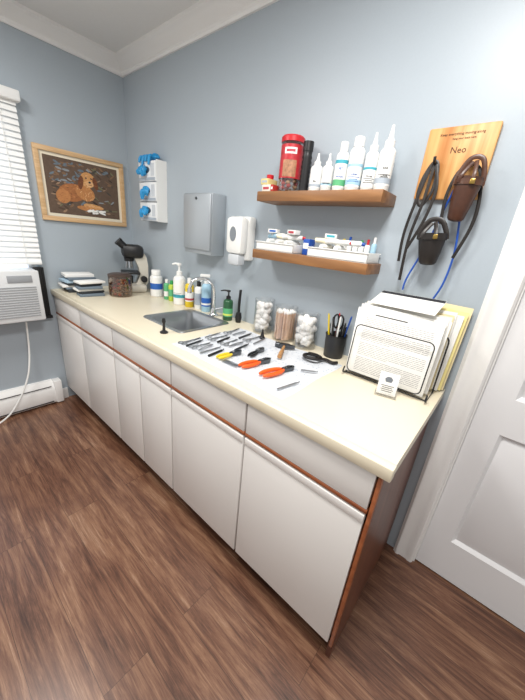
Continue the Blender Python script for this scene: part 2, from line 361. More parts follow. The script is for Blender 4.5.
b=B();hw,hh=(sx1-sx0)/2,(sy1-sy0)/2
def ring(w,h,z,r,k=5):
    o=[]
    for cx,cy,a0 in ((w-r,h-r,0),(-w+r,h-r,90),(-w+r,-h+r,180),(w-r,-h+r,270)):
        for i in range(k+1):
            a=math.radians(a0+90*i/k);o.append((cx+r*math.cos(a),cy+r*math.sin(a),z))
    return o
rs=[ring(hw+.014,hh+.014,.001,.03),ring(hw+.012,hh+.012,.006,.03),ring(hw-.008,hh-.008,.005,.03),ring(hw-.018,hh-.018,-.006,.035),ring(hw-.03,hh-.03,-.13,.05),ring(hw-.06,hh-.06,-.145,.05),ring(.03,.03,-.15,.03)]
V=[v for r in rs for v in r];k=len(rs[0]);F=[[a*k+i,a*k+(i+1)%k,(a+1)*k+(i+1)%k,(a+1)*k+i] for a in range(len(rs)-1) for i in range(k)]+[[(len(rs)-1)*k+i for i in range(k)]]
b.add(V,F,mat('sink_steel','#a9acaf',.33,.95));b.make('basin',t)
b=B();b.lathe([(0,-.146),(.02,-.146),(.034,-.143),(.036,-.147)],CHROME);b.make('drain',t)
t=thing('faucet','chrome gooseneck faucet behind the small sink','faucet',(1.17,-.085,H))
b=B();b.lathe([(0,0),(.030,0),(.030,.008),(.020,.018),(.016,.045),(.012,.055),(0,.055)],CHROME);b.make('base',t)
b=B();b.tube(spl([(0,0,.05),(0,0,.16),(-.01,-.02,.212),(-.03,-.065,.235),(-.05,-.115,.225),(-.06,-.138,.190),(-.062,-.142,.165)],7),.0105,CHROME,12);b.lathe([(0,0),(.0135,0),(.0135,.025),(0,.025)],CHROME,(-.062,-.142,.148));b.make('spout',t)
b=B();b.tube([(0,0,.04),(.05,.005,.06),(.085,.005,.072)],[.007,.006,.005],CHROME,8);b.make('lever_handle',t)
# ------------------------------------------------------------------ bottles
def bottle(label,x,y,z,r,h,col,cap='flip',cc=None,lab=None,txt=None,name='bottle',neck=.38,sh=.14,cf=.18,group=None,tc=None,phi=-65,capr=None,stripe=None,dash=0,stripe2=None):
    t=thing(name,label,'bottle',(x,y,z),group=group);cc=cc or col
    hb=h*(1-cf);b=B();nr=r*neck
    b.lathe([(0,0),(r*.9,0),(r,.005),(r,hb*(1-sh)),(r*.93,hb*(1-sh*.6)),(r*.7,hb*(1-sh*.22)),(nr,hb*(1-sh*.08)),(nr,hb),(0,hb)],col);b.make('body',t)
    b=B();c=h-hb;q=capr or max(nr*1.25,r*.3)
    if cap=='flip':b.lathe([(0,0),(q,0),(q,c*.85),(q*.9,c),(0,c)],cc,(0,0,hb-.002))
    elif cap=='nozzle':
        b.lathe([(0,0),(q,0),(q,c*.30),(q*.6,c*.38),(q*.38,c*.7),(q*.25,c),(0,c)],cc,(0,0,hb-.002))
    elif cap=='pump':
        b.lathe([(0,0),(q,0),(q,c*.3),(q*.4,c*.38),(q*.3,c*.75),(q*.75,c*.78),(q*.75,c*.95),(0,c*.97)],cc,(0,0,hb-.002))
        b.tube([(0,0,hb+c*.86),(-.02,-.02,hb+c*.88),(-.034,-.034,hb+c*.80)],[q*.4,q*.33,q*.25],cc,8)
    elif cap=='spray':
        b.lathe([(0,0),(q,0),(q,c*.25),(q*.5,c*.35),(q*.5,c*.6),(0,c*.6)],cc,(0,0,hb-.002))
        b.box((-.008,-.008,hb+c*.78),(.065,.024,c*.32),cc,.006,R(45,'Z'));b.tube([(-.01,-.01,hb+c*.62),(-.02,-.02,hb+c*.3),(-.028,-.028,hb+c*.1)],.004,cc,6)
    b.make('cap',t)
    if lab:
        m,a,e=lab;b=B();R_=r+.0006;b.lathe([(R_-.001,hb*a),(R_,hb*a),(R_,hb*e),(R_-.001,hb*e)],m)
        if stripe: b.lathe([(R_+.0001,hb*(a+.05)),(R_+.0004,hb*(a+.05)),(R_+.0004,hb*(a+.05+(e-a)*.22)),(R_+.0001,hb*(a+.05+(e-a)*.22))],stripe)
        if stripe2: b.lathe([(R_+.0001,hb*(e-(e-a)*.14)),(R_+.0004,hb*(e-(e-a)*.14)),(R_+.0004,hb*(e-.01)),(R_+.0001,hb*(e-.01))],stripe2)
        if txt:
            for i,(s,sz) in enumerate(txt):b.text(s,sz,tc or INK,None,(R_+.0006,phi,hb*(e-(i+1.2)*(e-a)/(len(txt)+1.6))))
        for q in range(dash):
            zc=hb*(a+(e-a)*(.42-.09*q));V=[];L=r*(.55 if q%2 else .8)
            for dz in (-.0009,.0009):
                for k in range(7):
                    an=math.radians(phi)+(-L+2*L*k/6)/r;V.append(((R_+.0009)*math.cos(an),(R_+.0009)*math.sin(an),zc+dz))
            b.add(V,[[k,k+1,k+8,k+7] for k in range(6)],tc or INK)
        b.make('label',t)
    return t
US=1.615;G='bottles on the upper shelf'
LB=mat('label_white','#ecece9',.5);LBB=mat('label_light_blue','#a3c8dc',.5);LBL=mat('label_blue','#2a62b5',.5);LG=mat('label_green','#5cb07a',.5);LT=mat('label_teal','#3fa5b5',.5)
SEMI=mat('translucent_plastic','#dddfdd',.3);LGR=mat('label_grey','#a9b3bd',.5);LPK=mat('label_red','#b8454f',.5)
bottle('round white bottle with blue label beside the microscope',.50,-.085,H,.045,.20,WHITE,'flip',WHITE,(LBL,.35,.62),None,neck=.6)
G2='bottles behind the sink'
bottle('small tube with green label behind the sink',.625,-.075,H,.022,.15,LG,'flip',WHITE,(LB,.2,.5),group=G2)
bottle('small yellow-green bottle with white cap behind the sink',.69,-.075,H,.024,.15,mat('lime_plastic','#b9cf4b',.4),'flip',GREEN,(LG,.3,.7),group=G2)
bottle('tall white pump bottle behind the sink',.80,-.085,H,.042,.29,WHITE,'pump',WHITE,(LB,.2,.7),None,group=G2,cf=.3,stripe=LT,dash=3)
bottle('amber yellow bottle with white label behind the sink',.895,-.07,H,.03,.2,YEL,'flip',WHITE,(LB,.25,.65),group=G2,stripe=LPK)
bottle('blue and white spray cleaner bottle behind the faucet',1.05,-.05,H,.031,.25,LBB,'spray',WHITE,(LBL,.2,.5),group=G2,cf=.25,stripe=LB)
bottle('dark green bottle with black pump beside the faucet',1.285,-.07,H,.030,.19,mat('dark_green_plastic','#2b5a3a',.3),'pump',BLACK,(LG,.2,.58),group=G2,cf=.3,stripe=mat('label_lime','#d7e36b',.5))
bottle('white bottle with grey label behind the sink',.972,-.05,H,.028,.19,WHITE,'flip',BLACK,(LGR,.2,.7),group=G2)
t=thing('scrub_brush','black dish brush standing beside the faucet','brush',(1.36,-.05,H))
b=B();b.tube(spl([(0,0,.06),(0,0,.12),(.005,.0,.2)],4),.008,BLACK,8);b.make('handle',t)
b=B();b.lathe([(0,0),(.016,0),(.02,.03),(.016,.06),(0,.065)],BLACK,n=16);b.make('bristle_head',t)
t=thing('sink_stopper','black rubber sink stopper with tall knob on the worktop','stopper',(1.30,-.525,H))
b=B();b.lathe([(0,0),(.02,0),(.021,.006),(.008,.014),(.006,.05),(.010,.06),(.008,.075),(0,.078)],BLACK,n=20);b.make('body',t)
# shelves
SH=wood('golden_walnut_shelf','#704a2b','#9c6e43',0,.45,3,9)
for nm,z in (('a',US),('b',1.355)):
    b=B();b.b2((-.303,-.15,-.042),(.303,0,0),SH,.003)
    b.make('floating_shelf',None,'brown wooden floating shelf holding '+('white bottles and a red canister' if nm=='a' else 'white trays of small supplies'),'shelf',(1.828,0,z),group='floating wall shelves')
t=thing('canister','clear canister of red treats with printed label and red lid','canister',(1.658,-.085,US))
b=B();b.lathe([(0,0),(.047,0),(.049,.004),(.049,.198),(.045,.198),(.045,.006),(0,.005)],GLASS);b.make('body',t)
b=B();b.lathe([(0,0),(.052,0),(.052,.018),(.047,.024),(0,.024)],RED,(0,0,.196));b.make('lid',t)
b=B();b.lathe([(.0495,.055),(.0498,.055),(.0498,.185),(.0495,.185)],mat('canister_wrap','#bb3038',.35,var=.4,bscale=70),n=28)
def cpatch(b,r,phi,w,z0,z1,m):
    V=[]
    for z in (z0,z1):
        for k in range(9):
            a=math.radians(phi)+(-w+2*w*k/8)/r;V.append((r*math.cos(a),r*math.sin(a),z))
    b.add(V,[[k,k+1,k+10,k+9] for k in range(8)],m)
cpatch(b,.0502,-60,.032,.06,.125,mat('canister_photo','#a8795a',.5,var=.8,bscale=70));cpatch(b,.0502,-60,.028,.148,.172,LB);cpatch(b,.0505,-60,.020,.155,.165,LPK)
b.make('label',t)
b=B()
for k in range(60):
    a=random.uniform(0,6.28);q=.032;b.ball((q*math.cos(a),q*math.sin(a),.016+.160*(k/60)),(.011,.011,.009),[mat('treat_red','#a83227',.6),mat('treat_tan','#b08a68',.7)][k%3==0],n=8)
b.make('dog_treats',None,'small red treats inside the clear canister','treats',(1.658,-.085,US),kind='stuff')
t=thing('bottle','tall black ribbed bottle on the upper shelf','bottle',(1.742,-.085,US),group=G)
b=B();pr=[(0,0),(.020,0)]
for i in range(8):pr+=[(.022,.01+i*.018),(.019,.02+i*.018)]
pr+=[(.020,.16),(0,.16)];b.lathe(pr,BLACK);b.make('body',t);b=B();b.lathe([(0,0),(.022,0),(.022,.035),(0,.035)],BLACK,(0,0,.16));b.make('cap',t)
bottle('squat white squeeze bottle with nozzle on the shelf',1.800,-.085,US,.026,.15,WHITE,'nozzle',WHITE,(LB,.15,.6),[('Ear',.012)],group=G,cf=.3,neck=.45,stripe=LGR)
bottle('short white dropper bottle with pale cap',1.858,-.09,US,.023,.145,SEMI,'nozzle',WHITE,(LB,.2,.5),group=G,cf=.3,neck=.45,dash=2,stripe=LBB)
bottle('white bottle with green and blue label',1.914,-.085,US,.025,.18,WHITE,'flip',WHITE,(LB,.1,.78),[('PET',.011),('WASH',.010)],group=G,cf=.18,tc=LBL,stripe=LG,stripe2=LT,neck=.5)
bottle('large white bottle with pale blue label',1.975,-.085,US,.029,.190,WHITE,'flip',WHITE,(LB,.1,.62),[('Clean',.012)],group=G,cf=.17,neck=.55,dash=3,tc=LBL,stripe2=LBB,stripe=LBB)
bottle('translucent squeeze bottle with white nozzle',2.036,-.08,US,.025,.20,SEMI,'nozzle',WHITE,(LB,.1,.6),[('Rinse',.010)],group=G,cf=.3,neck=.5,dash=3,stripe2=LT)
bottle('tall white squeeze bottle with pointed nozzle',2.094,-.085,US,.028,.215,WHITE,'nozzle',WHITE,(LB,.12,.7),[('EAR',.011),('CARE',.010)],group=G,cf=.32,neck=.5,stripe=LGR,dash=2)
for i,(x,z,w,h,c,lb) in enumerate(((1.565,0,.05,.030,'#e2ddd0','small white medicine box on the shelf'),(1.553,.030,.045,.026,'#d9c98a','small pale yellow carton stacked on a white box'),(1.600,0,.015,.03,'#b3332c','small red box beside the canister'))):
    b=B();b.box((0,0,h/2),(w,.07,h),mat('carton_%s'%c,c,.6),.002);b.box((0,-.0352,h/2),(w*.7,.0006,h*.35),[LPK,LGR,LB][i]);b.make('carton',None,lb,'box',(x,-.10,US+z),group='small cartons on the upper shelf')
b=B();b.lathe([(0,0),(.016,0),(.017,.018),(.0,.022)],RED,n=20);b.make('ointment_jar',None,'small round red ointment jar stacked on the cartons','jar',(1.556,-.10,US+.0565))
LS=1.355
def tray(x0,x1,label):
    t=thing('storage_tray',label,'tray',((x0+x1)/2,-.08,LS),group='white trays on the lower shelf')
    w,d,h=(x1-x0)/2,.062,.04;b=B()
    b.b2((-w,-d,0),(w,d,.003),WHITE);b.b2((-w,-d,0),(w,-d+.003,h),WHITE,.001).b2((-w,d-.003,0),(w,d,h),WHITE,.001).b2((-w,-d,0),(-w+.003,d,h),WHITE,.001).b2((w-.003,-d,0),(w,d,h),WHITE,.001)
    b.b2((-w-.004,-d-.005,h-.004),(w+.004,-d,h),WHITE,.001).b2((-w-.004,d,h-.004),(w+.004,d+.005,h),WHITE,.001);b.make('body',t)
tray(1.54,1.765,'white plastic tray holding tubes on the lower shelf');tray(1.845,2.122,'white plastic tray holding small bottles on the lower shelf')
def tubeitem(x,y,z,rz,l,c,cc,lb,r=.011,tilt=0):
    t=thing('ointment_tube',lb,'tube',(x,y,z),(0,tilt,rz),group='tubes in the shelf trays')
    b=B();b.tube([(-l/2,0,r),(0,0,r),(l/2,0,r)],[r*.9,r,r],c,10,flat=1);b.make('body',t)
    b=B();b.tube([(l/2,0,r),(l/2+.014,0,r)],[r*.7,r*.6],cc,10);b.make('cap',t)
cols=[(WHITE,NAVY),(LB,RED),(LBB,WHITE),(WHITE,BLACK),(CREAM,GREEN),(LB,WHITE),(WHITE,RED)]
for i in range(7):
    c,cc=cols[i%7];tubeitem(1.57+i*.028,-.08,LS+.004+.027*(i%2),85+random.uniform(-8,8),.08,c,cc,'small ointment tube lying in a white tray',.013)
for i in range(5):
    c,cc=cols[(i+2)%7];tubeitem(1.59+i*.034,-.075,LS+.059+.004*(i%2),10+random.uniform(-35,35),.07,c,cc,'small tube piled across the tray',.011,-6+4*(i%3))
for i in range(5):
    c,cc=cols[(i+2)%7];tubeitem(1.875+i*.033,-.097,LS+.004+(.027 if i%2 else 0),82+random.uniform(-8,8),.06,c,cc,'small tube lying in the second tray',.013)
for i in range(4):
    c,cc=cols[(i+4)%7];tubeitem(1.89+i*.05,-.105,LS+.058,random.uniform(-20,20),.06,c,cc,'small tube piled on the others in the tray',.011)
for i,(x,c,cc,h) in enumerate(((2.07,WHITE,RED,.09),(2.097,LBB,WHITE,.10),(2.043,WHITE,GREEN,.085),(2.016,LB,WHITE,.08),(1.988,LB,NAVY,.095),(1.96,WHITE,YEL,.085),(1.932,CREAM,RED,.08))):
    bottle('tiny capped bottle standing in the second tray',x,-.036,LS+.003,.0115,h,c,'flip',cc,group='tiny bottles in the shelf tray',cf=.25)
b=B();b.box((0,0,.035),(.035,.05,.07),NAVY,.003);b.box((0,-.0255,.04),(.028,.001,.025),LB);b.make('carton',None,'small blue carton standing between the trays','box',(1.803,-.07,LS))
for i,(x,z,w,h,rz,st_) in enumerate(((1.60,.083,.05,.018,12,LBL),(1.72,.083,.055,.02,-14,LPK),(1.92,.081,.05,.018,20,LT))):
    b=B();b.box((0,0,h/2),(w,.035,h),LB,.0015);b.box((0,-.0178,h/2),(w*.7,.0006,h*.5),st_);b.make('carton',None,'tiny white medicine carton lying on the tubes','box',(x,-.085,LS+z),(0,0,rz),group='tiny cartons in the shelf trays')
# ------------------------------------------------------------------ wall dispensers
MT=mat('satin_grey_metal','#b4babf',.42,.6,bump=.05)
t=thing('paper_towel_dispenser','light grey metal paper towel dispenser mounted on the wall','dispenser',(1.02,0,1.28))
b=B();b.b2((-.13,-.105,0),(.13,0.0,.34),MT,.003);b.make('body',t)
b=B();b.b2((-.128,-.118,.025),(.128,-.104,.335),MT,.007);b.make('door',t)
b=B();b.lathe([(0,0),(.008,0),(.008,.004),(0,.005)],DARKST,M=T(0,-.118,.31)@R(90,'X'),n=14);b.make('lock',t)
t=thing('soap_dispenser','white plastic wall soap dispenser with oval grey window','dispenser',(1.34,0,1.25))
b=B();b.b2((-.065,-.055,.03),(.065,0,.26),WHITE,.012);b.make('body',t)
b=B();b.b2((-.063,-.115,.06),(.063,-.05,.255),WHITE,.025);b.make('cover',t)
b=B();b.prism([(.024*math.cos(a),.038*math.sin(a)) for a in [2*math.pi*i/24 for i in range(24)]],.003,mat('window_grey','#7d838a',.3),T(0,-.114,.165)@XF);b.make('level_window',t)
b=B();b.b2((-.045,-.11,.0),(.045,-.05,.062),mat('push_bar_grey','#c4c8cc',.4),.015);b.make('push_bar',t)
# glove rack
gx=.425;gw=.112;gz=1.445;gp=.127
GC=mat('glove_carton','#e6e8e9',.6)
t=thing('glove_box_rack','compact white wall holder with three boxes of gloves','rack',(gx,0,gz))
b=B();b.b2((-gw,-.004,0),(gw,0,.384),WHITE,.001)
for sx in (-gw,gw-.003):b.b2((sx,-.080,0),(sx+.003,-.004,.384),WHITE)
for z in (0,gp,2*gp):b.b2((-gw+.003,-.080,z),(gw-.003,-.004,z+.002),LGR)
b.make('frame',t)
def glove(b,cx,cy,cz,s,drop):
    b.ball((cx,cy,cz),(.044*s,.024,.028*s),BLUE,noise=.22,n=16);b.ball((cx+.024*s,cy-.008,cz-.015*s),(.026*s,.018,.030*s),BLUE,noise=.25,n=12)
    for q in range(4):
        x=cx-.030*s+q*.018*s;e=random.uniform(-.03,.03)
        b.tube(spl([(x,cy-.006,cz),(x+e*.4,cy-.026,cz-.014),(x+e,cy-.018,cz-drop*random.uniform(.5,1.2))],4),[.0095,.0095,.0095,.009,.009,.008,.0075,.007,.005],BLUE,8)
for i in range(3):
    g=thing('glove_box','white and grey box of blue gloves in the wall rack','box',(gx,0,gz+.0025+i*gp),group='glove boxes in the wall rack')
    b=B();b.b2((-gw+.005,-.086,.0005),(gw-.005,-.006,.120),GC,.0015);b.b2((-gw+.008,-.0868,.004),(gw-.008,-.0860,.022),LGR).b2((gw*.45,-.0868,.030),(gw*.85,-.0860,.105),mat('glove_box_grey','#c9ced3',.6));b.make('carton',g)
    b=B();b.prism([(.052*math.cos(a),.022*math.sin(a)) for a in [2*math.pi*q/20 for q in range(20)]],.001,mat('slot_dark','#3a4a58',.6),T(-.015,-.0860,.068)@XF);b.make('opening',g)
    gl=B();glove(gl,(-.025,.0,-.03)[i],-.098,.070,(.85,.8,.9)[i],.060)
    gl.make('glove',None,'crumpled blue nitrile glove sticking out of a glove box','glove',(gx,0,gz+.0025+i*gp),group='blue gloves in the wall rack')
gl=B();gl.ball((-.01,-.05,.018),(.070,.030,.016),BLUE,noise=.25,n=16);gl.ball((.045,-.045,.022),(.036,.026,.018),BLUE,noise=.25)
for q in range(4):gl.tube(spl([(-.06+q*.035,-.055,.018),(-.065+q*.038,-.088,.020),(-.07+q*.04,-.100,-.015-.02*(q%2))],4),[.010]*7+[.008,.006],BLUE,8)
gl.make('glove',None,'blue nitrile glove draped on top of the glove rack','glove',(gx,0,gz+.386),group='blue gloves in the wall rack')
# ------------------------------------------------------------------ plaque with muzzles
PINE=wood('honey_pine','#b06e2a','#e4b070',2,.5,2.2,14)
t=thing('wooden_plaque','honey coloured wooden plaque with dark lettering hung on the wall','plaque',(2.305,0,1.70))
b=B();b.b2((-.105,-.02,-.100),(.105,0,.122),PINE,.006);b.make('board',t)
BRN=mat('engraved_brown','#4f3018',.7)
b=B();b.text('Keep everything moving along',.0108,BRN,T(0,-.0205,.098)@XF);b.make('slogan_lettering',t)
b=B();b.text('hang your leads here',.0082,BRN,T(0.01,-.0205,.084)@XF);b.make('slogan_lettering',t)
b=B();b.text('Neo',.027,BRN,T(.002,-.0205,.050)@XF);b.make('logo_lettering',t)
for hx,hz in ((-.055,.012),(.055,.002)):
    b=B();b.tube(spl([(hx,-.02,hz),(hx,-.05,hz-.002),(hx,-.06,hz+.015)],4),.005,DARKST,8);b.make('hook',t)
def strap(b,pts,w,m,th=.22,k=6,closed=False): b.tube(spl(pts,k,closed),w,m,8,closed,flat=th,up=(0,-1,0))
BRASS=mat('brass','#a08548',.3,.9)
def muzzle(x,y,z,s,m,label,rot=0,L=1,m2=None):
    t=thing('leather_muzzle',label,'muzzle',(x,y,z),(0,rot,0),group='leather muzzles on the plaque');m2=m2 or m
    b=B();pr=[(0,-.004),(.014,-.003),(.024,0),(.030,.008),(.037,.05*L),(.044,.10*L),(.046,.135*L),(.043,.135*L),(.041,.10*L),(.034,.05*L),(.027,.010),(.018,.004),(0,.002)]
    b.lathe([(r*s,zz*s) for r,zz in pr],m,M=S(1,.78,1))
    b.make('cup',t)
    b=B()
    for zz,rr in ((.118*L,.0457),):b.lathe([(rr*s,(zz-.009)*s),((rr+.003)*s,(zz-.009)*s),((rr+.003)*s,(zz+.009)*s),(rr*s,(zz+.009)*s),(rr*s,(zz-.009)*s)],m2,M=S(1,.80,1))
    b.make('rim_band',t)
    b=B();strap(b,[(-.045*s,0,.11*s*L),(-.043*s,-.0,.145*s*L),(-.020*s,0,.19*s*L),(.018*s,0,.19*s*L),(.040*s,0,.145*s*L),(.046*s,0,.11*s*L)],.0085*s,m2);b.make('neck_strap',t)
    b=B();strap(b,[(-.030*s,-.034*s,.115*s*L),(-.024*s,-.030,.14*s*L),(-.006*s,-.012,.178*s*L)],.007*s,m);b.make('throat_strap',t)
    b=B();strap(b,[(.018*s,-.038*s,.115*s*L),(.014*s,-.030,.145*s*L),(.004*s,-.012,.182*s*L)],.007*s,m2);b.make('nose_strap',t)
    b=B();b.box((.018*s,-.041*s,.118*s*L),(.015,.005,.016),BRASS,.002);b.make('buckle',t)
LEA2=mat('tan_leather','#50301f',.38,var=.3,bump=.3)
muzzle(2.366,-.066,1.528,.86,LEATH,'brown leather dog muzzle hanging from the plaque',4,1.12,LEA2)
muzzle(2.318,-.062,1.378,.98,BLEATH,'black leather dog muzzle hanging below the brown one',-4,.80)
b=B();strap(b,[(-.004,0,.0),(-.026,-.004,-.05),(-.030,-.006,-.11),(-.010,-.006,-.14),(.014,-.004,-.09),(.012,0,-.02)],.0058,BLEATH,closed=True)
strap(b,[(-.01,-.004,-.01),(-.03,-.008,-.12),(-.045,-.008,-.24),(-.04,-.008,-.34)],.0055,BLEATH)
strap(b,[(.0,-.006,-.01),(-.005,-.011,-.13),(-.022,-.011,-.26),(-.018,-.011,-.41)],.0055,BLEATH)
strap(b,[(.006,-.008,-.01),(.028,-.013,-.09),(.015,-.014,-.19),(-.02,-.014,-.29)],.0055,BLEATH)
b.make('leather_collar_strap',None,'black leather collar and straps looped over a plaque hook','strap',(2.25,-.036,1.716))
b=B();b.tube(spl([(0,0,0),(.03,-.012,-.12),(.05,-.012,-.25),(.045,-.012,-.36),(.025,-.012,-.43)],6),.0035,NAVY,8)
b.tube(spl([(0,0,0),(-.02,-.006,-.1),(-.05,-.006,-.24),(-.085,-.010,-.36),(-.09,-.010,-.41)],6),.0035,NAVY,8)
b.make('blue_leash',None,'thin blue cord leash hanging from the plaque','leash',(2.34,-.0245,1.68))
b=B();strap(b,[(0,0,0),(.034,-.008,-.03),(.056,-.008,-.12),(.055,-.008,-.20),(.03,-.008,-.30)],.0055,BLEATH)
strap(b,[(0,0,0),(-.030,-.008,-.03),(-.046,-.008,-.10),(-.040,-.008,-.19)],.0055,BLEATH)
b.make('leather_strap',None,'black leather strap hanging over the muzzle hook','strap',(2.36,-.032,1.708))
# ------------------------------------------------------------------ jars on worktop
def jar(x,y,h,r,label):
    t=thing('glass_jar',label,'jar',(x,y,H),group='glass supply jars')
    b=B();b.lathe([(0,0),(r*.95,0),(r,.006),(r,h-.008),(r*1.02,h-.004),(r*1.02,h),(r*.95,h),(r-.004,h-.010),(r-.004,.008),(0,.007)],GLASS,n=32);b.make('body',t)
jar(1.572,-.066,.190,.055,'clear glass jar filled with cotton balls')
jar(1.722,-.068,.182,.060,'clear glass jar filled with wooden applicators')
jar(1.858,-.070,.176,.060,'clear glass jar filled with gauze and cotton')
COT=mat('cotton','#fbfaf7',.95,bump=.5,bscale=200)
for x,y,r,hh_ in ((1.572,-.066,.055,.136),(1.858,-.07,.060,.122)):
    b=B()
    for k in range(68):
        a=random.uniform(0,6.28);q=math.sqrt(random.random())*(r-.023);b.ball((q*math.cos(a),q*math.sin(a),.026+hh_*(k/68)),(.017,.017,.016),COT,noise=.06,n=10)
    b.make('cotton_balls',None,'white cotton balls filling a glass jar','cotton',(x,y,H),kind='stuff')
STK=mat('applicator_wood','#e0b999',.7,var=.15,bscale=90)
b=B()
for k in range(70):
    a=random.uniform(0,6.28);q=math.sqrt(random.random())*(.047);x,y=q*math.cos(a),q*math.sin(a)
    b.tube([(x,y,.009),(x*1.05,y*1.05,.150)],.0038,STK,6);b.ball((x*1.05,y*1.05,.152),(.0045,.0045,.008),COT,n=6)
b.make('applicator_sticks',None,'bundle of wooden applicator sticks in a glass jar','sticks',(1.722,-.068,H),kind='stuff')
t=thing('treat_bowl','wide glass canister filled with brown and red treats','jar',(.39,-.31,H))
b=B();b.lathe([(0,0),(.070,0),(.078,.008),(.080,.06),(.079,.140),(.076,.142),(.076,.06),(.074,.010),(0,.006)],glass('smoky_glass','#efe2d6',.08));b.make('body',t)
b=B();b.lathe([(0,.0),(.079,.0),(.080,.012),(.06,.020),(0,.022)],mat('dark_lid','#4a3c36',.4),(0,0,.142));b.make('lid',t)
b=B()
for k in range(150):
    a=random.uniform(0,6.28);q=math.sqrt(random.random())*.062;b.ball((q*math.cos(a),q*math.sin(a),.016+.112*(k/150)),(.012,.012,.009),[mat('treat_red','#a83227',.6),mat('treat_brown','#6d4a33',.7),mat('treat_tan','#b08a68',.7),mat('treat_brown','#6d4a33',.7)][k%4],n=8)
b.make('dog_treats',None,'assorted brown and red treats inside a jar','treats',(.39,-.31,H),kind='stuff')
# microscope
t=thing('microscope','black microscope with pale cream lower body in the corner','microscope',(.26,-.13,H),(0,0,-20));t.scale=(1,1,1.03)
GREY=mat('scope_cream','#cfcabd',.4)
YZ=Matrix(((0,0,1,0),(1,0,0,0),(0,1,0,0),(0,0,0,1)))
b=B();b.b2((-.085,-.10,0),(.085,.08,.06),GREY,.022);b.make('base',t)
b=B();b.prism([(.08,.05),(.0,.05),(.02,.09),(.035,.13),(.03,.18),(.0,.25),(.02,.30),(.065,.298),(.088,.26),(.098,.20),(.095,.08)],.085,GREY,T(-.0425,0,0)@YZ);b.make('arm',t)
b=B();b.b2((-.075,-.095,.135),(.075,.035,.152),BLACK,.006);b.make('stage',t)
b=B();b.lathe([(0,0),(.034,0),(.038,.03),(.0,.035)],BLACK,(0,-.035,.225),n=20)
for a in (0,120,240):b.tube([(.016*math.cos(math.radians(a)),-.035+.016*math.sin(math.radians(a)),.232),(.024*math.cos(math.radians(a)),-.035+.024*math.sin(math.radians(a)),.175)],[.011,.008],STEEL,10)
b.make('objective_turret',t)
b=B();b.b2((-.072,-.085,.250),(.072,.07,.345),BLACK,.03)
for xx in (-.032,.032):b.tube([(xx,-.05,.315),(xx,-.095,.355)],.026,BLACK,14);b.tube([(xx,-.095,.355),(xx,-.106,.366)],.029,BLACK,14)
b.make('eyepiece_head',t)
for xx in (-.042,.042):
    b=B();b.tube([(xx,.06,.10),(xx*1.8,.06,.10)],.024,BLACK,16);b.make('focus_knob',t)
b=B();b.lathe([(0,0),(.026,0),(.028,.055),(0,.06)],BLACK,(0,-.04,.06),n=18);b.make('illuminator',t)
# loose piles of packs
PB2=mat('paper_pale_blue','#a9c2d3',.8);PGY=mat('paper_blue_grey','#6d7b87',.8);PDK=mat('paper_dark','#2f3337',.7)
def pile(x,y,z,w,d,hs,label,grp,colr):
    for i,hh in enumerate(hs):
        b=B();b.box((0,0,hh/2),(w*random.uniform(.84,1.04),d*random.uniform(.84,1.04),hh-.001),colr[i%len(colr)],.003);b.make('flat_pack',None,label,'pack',(x+random.uniform(-.010,.010),y+random.uniform(-.014,.014),z),(0,0,random.uniform(-9,9)),group=grp);z+=hh
pile(.115,-.50,H,.155,.20,(.022,.014,.016,.016,.020,.018,.022),'white, dark or blue-grey pack in a loose pile','loose piles of packs',(PDK,PGY,PAPER,PDK,PB2,PGY,PAPER))
pile(.300,-.485,H,.11,.17,(.020,.016,.016,.018,.018,.016),'white, dark or blue-grey pack in a loose pile','loose piles of packs',(PGY,PDK,PAPER,PGY,PDK,PAPER))
# pen cup
px,py=2.02,-.062
t=thing('pen_cup','black mesh pen cup holding scissors and pens','cup',(px,py,H))
b=B();b.lathe([(0,0),(.043,0),(.045,.003),(.049,.11),(.046,.11),(.042,.005),(0,.005)],mat('dark_mesh','#2a2b2e',.5),n=28)
b.lathe([(.0495,.105),(.051,.105),(.051,.112),(.0495,.112)],BLACK,n=28);b.make('body',t)
pc=[BLACK,NAVY,STEEL,BLACK,RED,DARKST,BLACK,YEL,STEEL,BLACK,WHITE,BLACK]
for i in range(12):
    a=i*math.pi*2/12;m=pc[i];q0,q1=.022,(.038+.012*(i%2));hz=.145+.024*((i*2)%3);b=B()
    c,s_=math.cos(a),math.sin(a)
    b.tube([(q0*c,q0*s_,.008),(q1*c,q1*s_,hz)],.0042,m,8);b.tube([(q1*c,q1*s_,hz),(q1*1.05*c,q1*1.05*s_,hz+.012)],[.0045,.002],m,8)
    b.make('pen',None,'pen standing in the black cup','pen',(px,py,H),group='pens in the cup')
t=thing('scissors','black-handled scissors standing in the pen cup','scissors',(px,py,H))
for s in (1,-1):
    b=B();b.tube(spl([(.008*s,-.004,.14),(.020*s,-.006,.155),(.023*s,-.008,.190),(.008*s,-.008,.205),(.001*s,-.006,.175)],4,True),.0042,BLACK,8,True);b.make('handle_ring',t)
b=B();b.box((0,0,.075),(.012,.003,.13),STEEL,.001);b.make('blade',t)
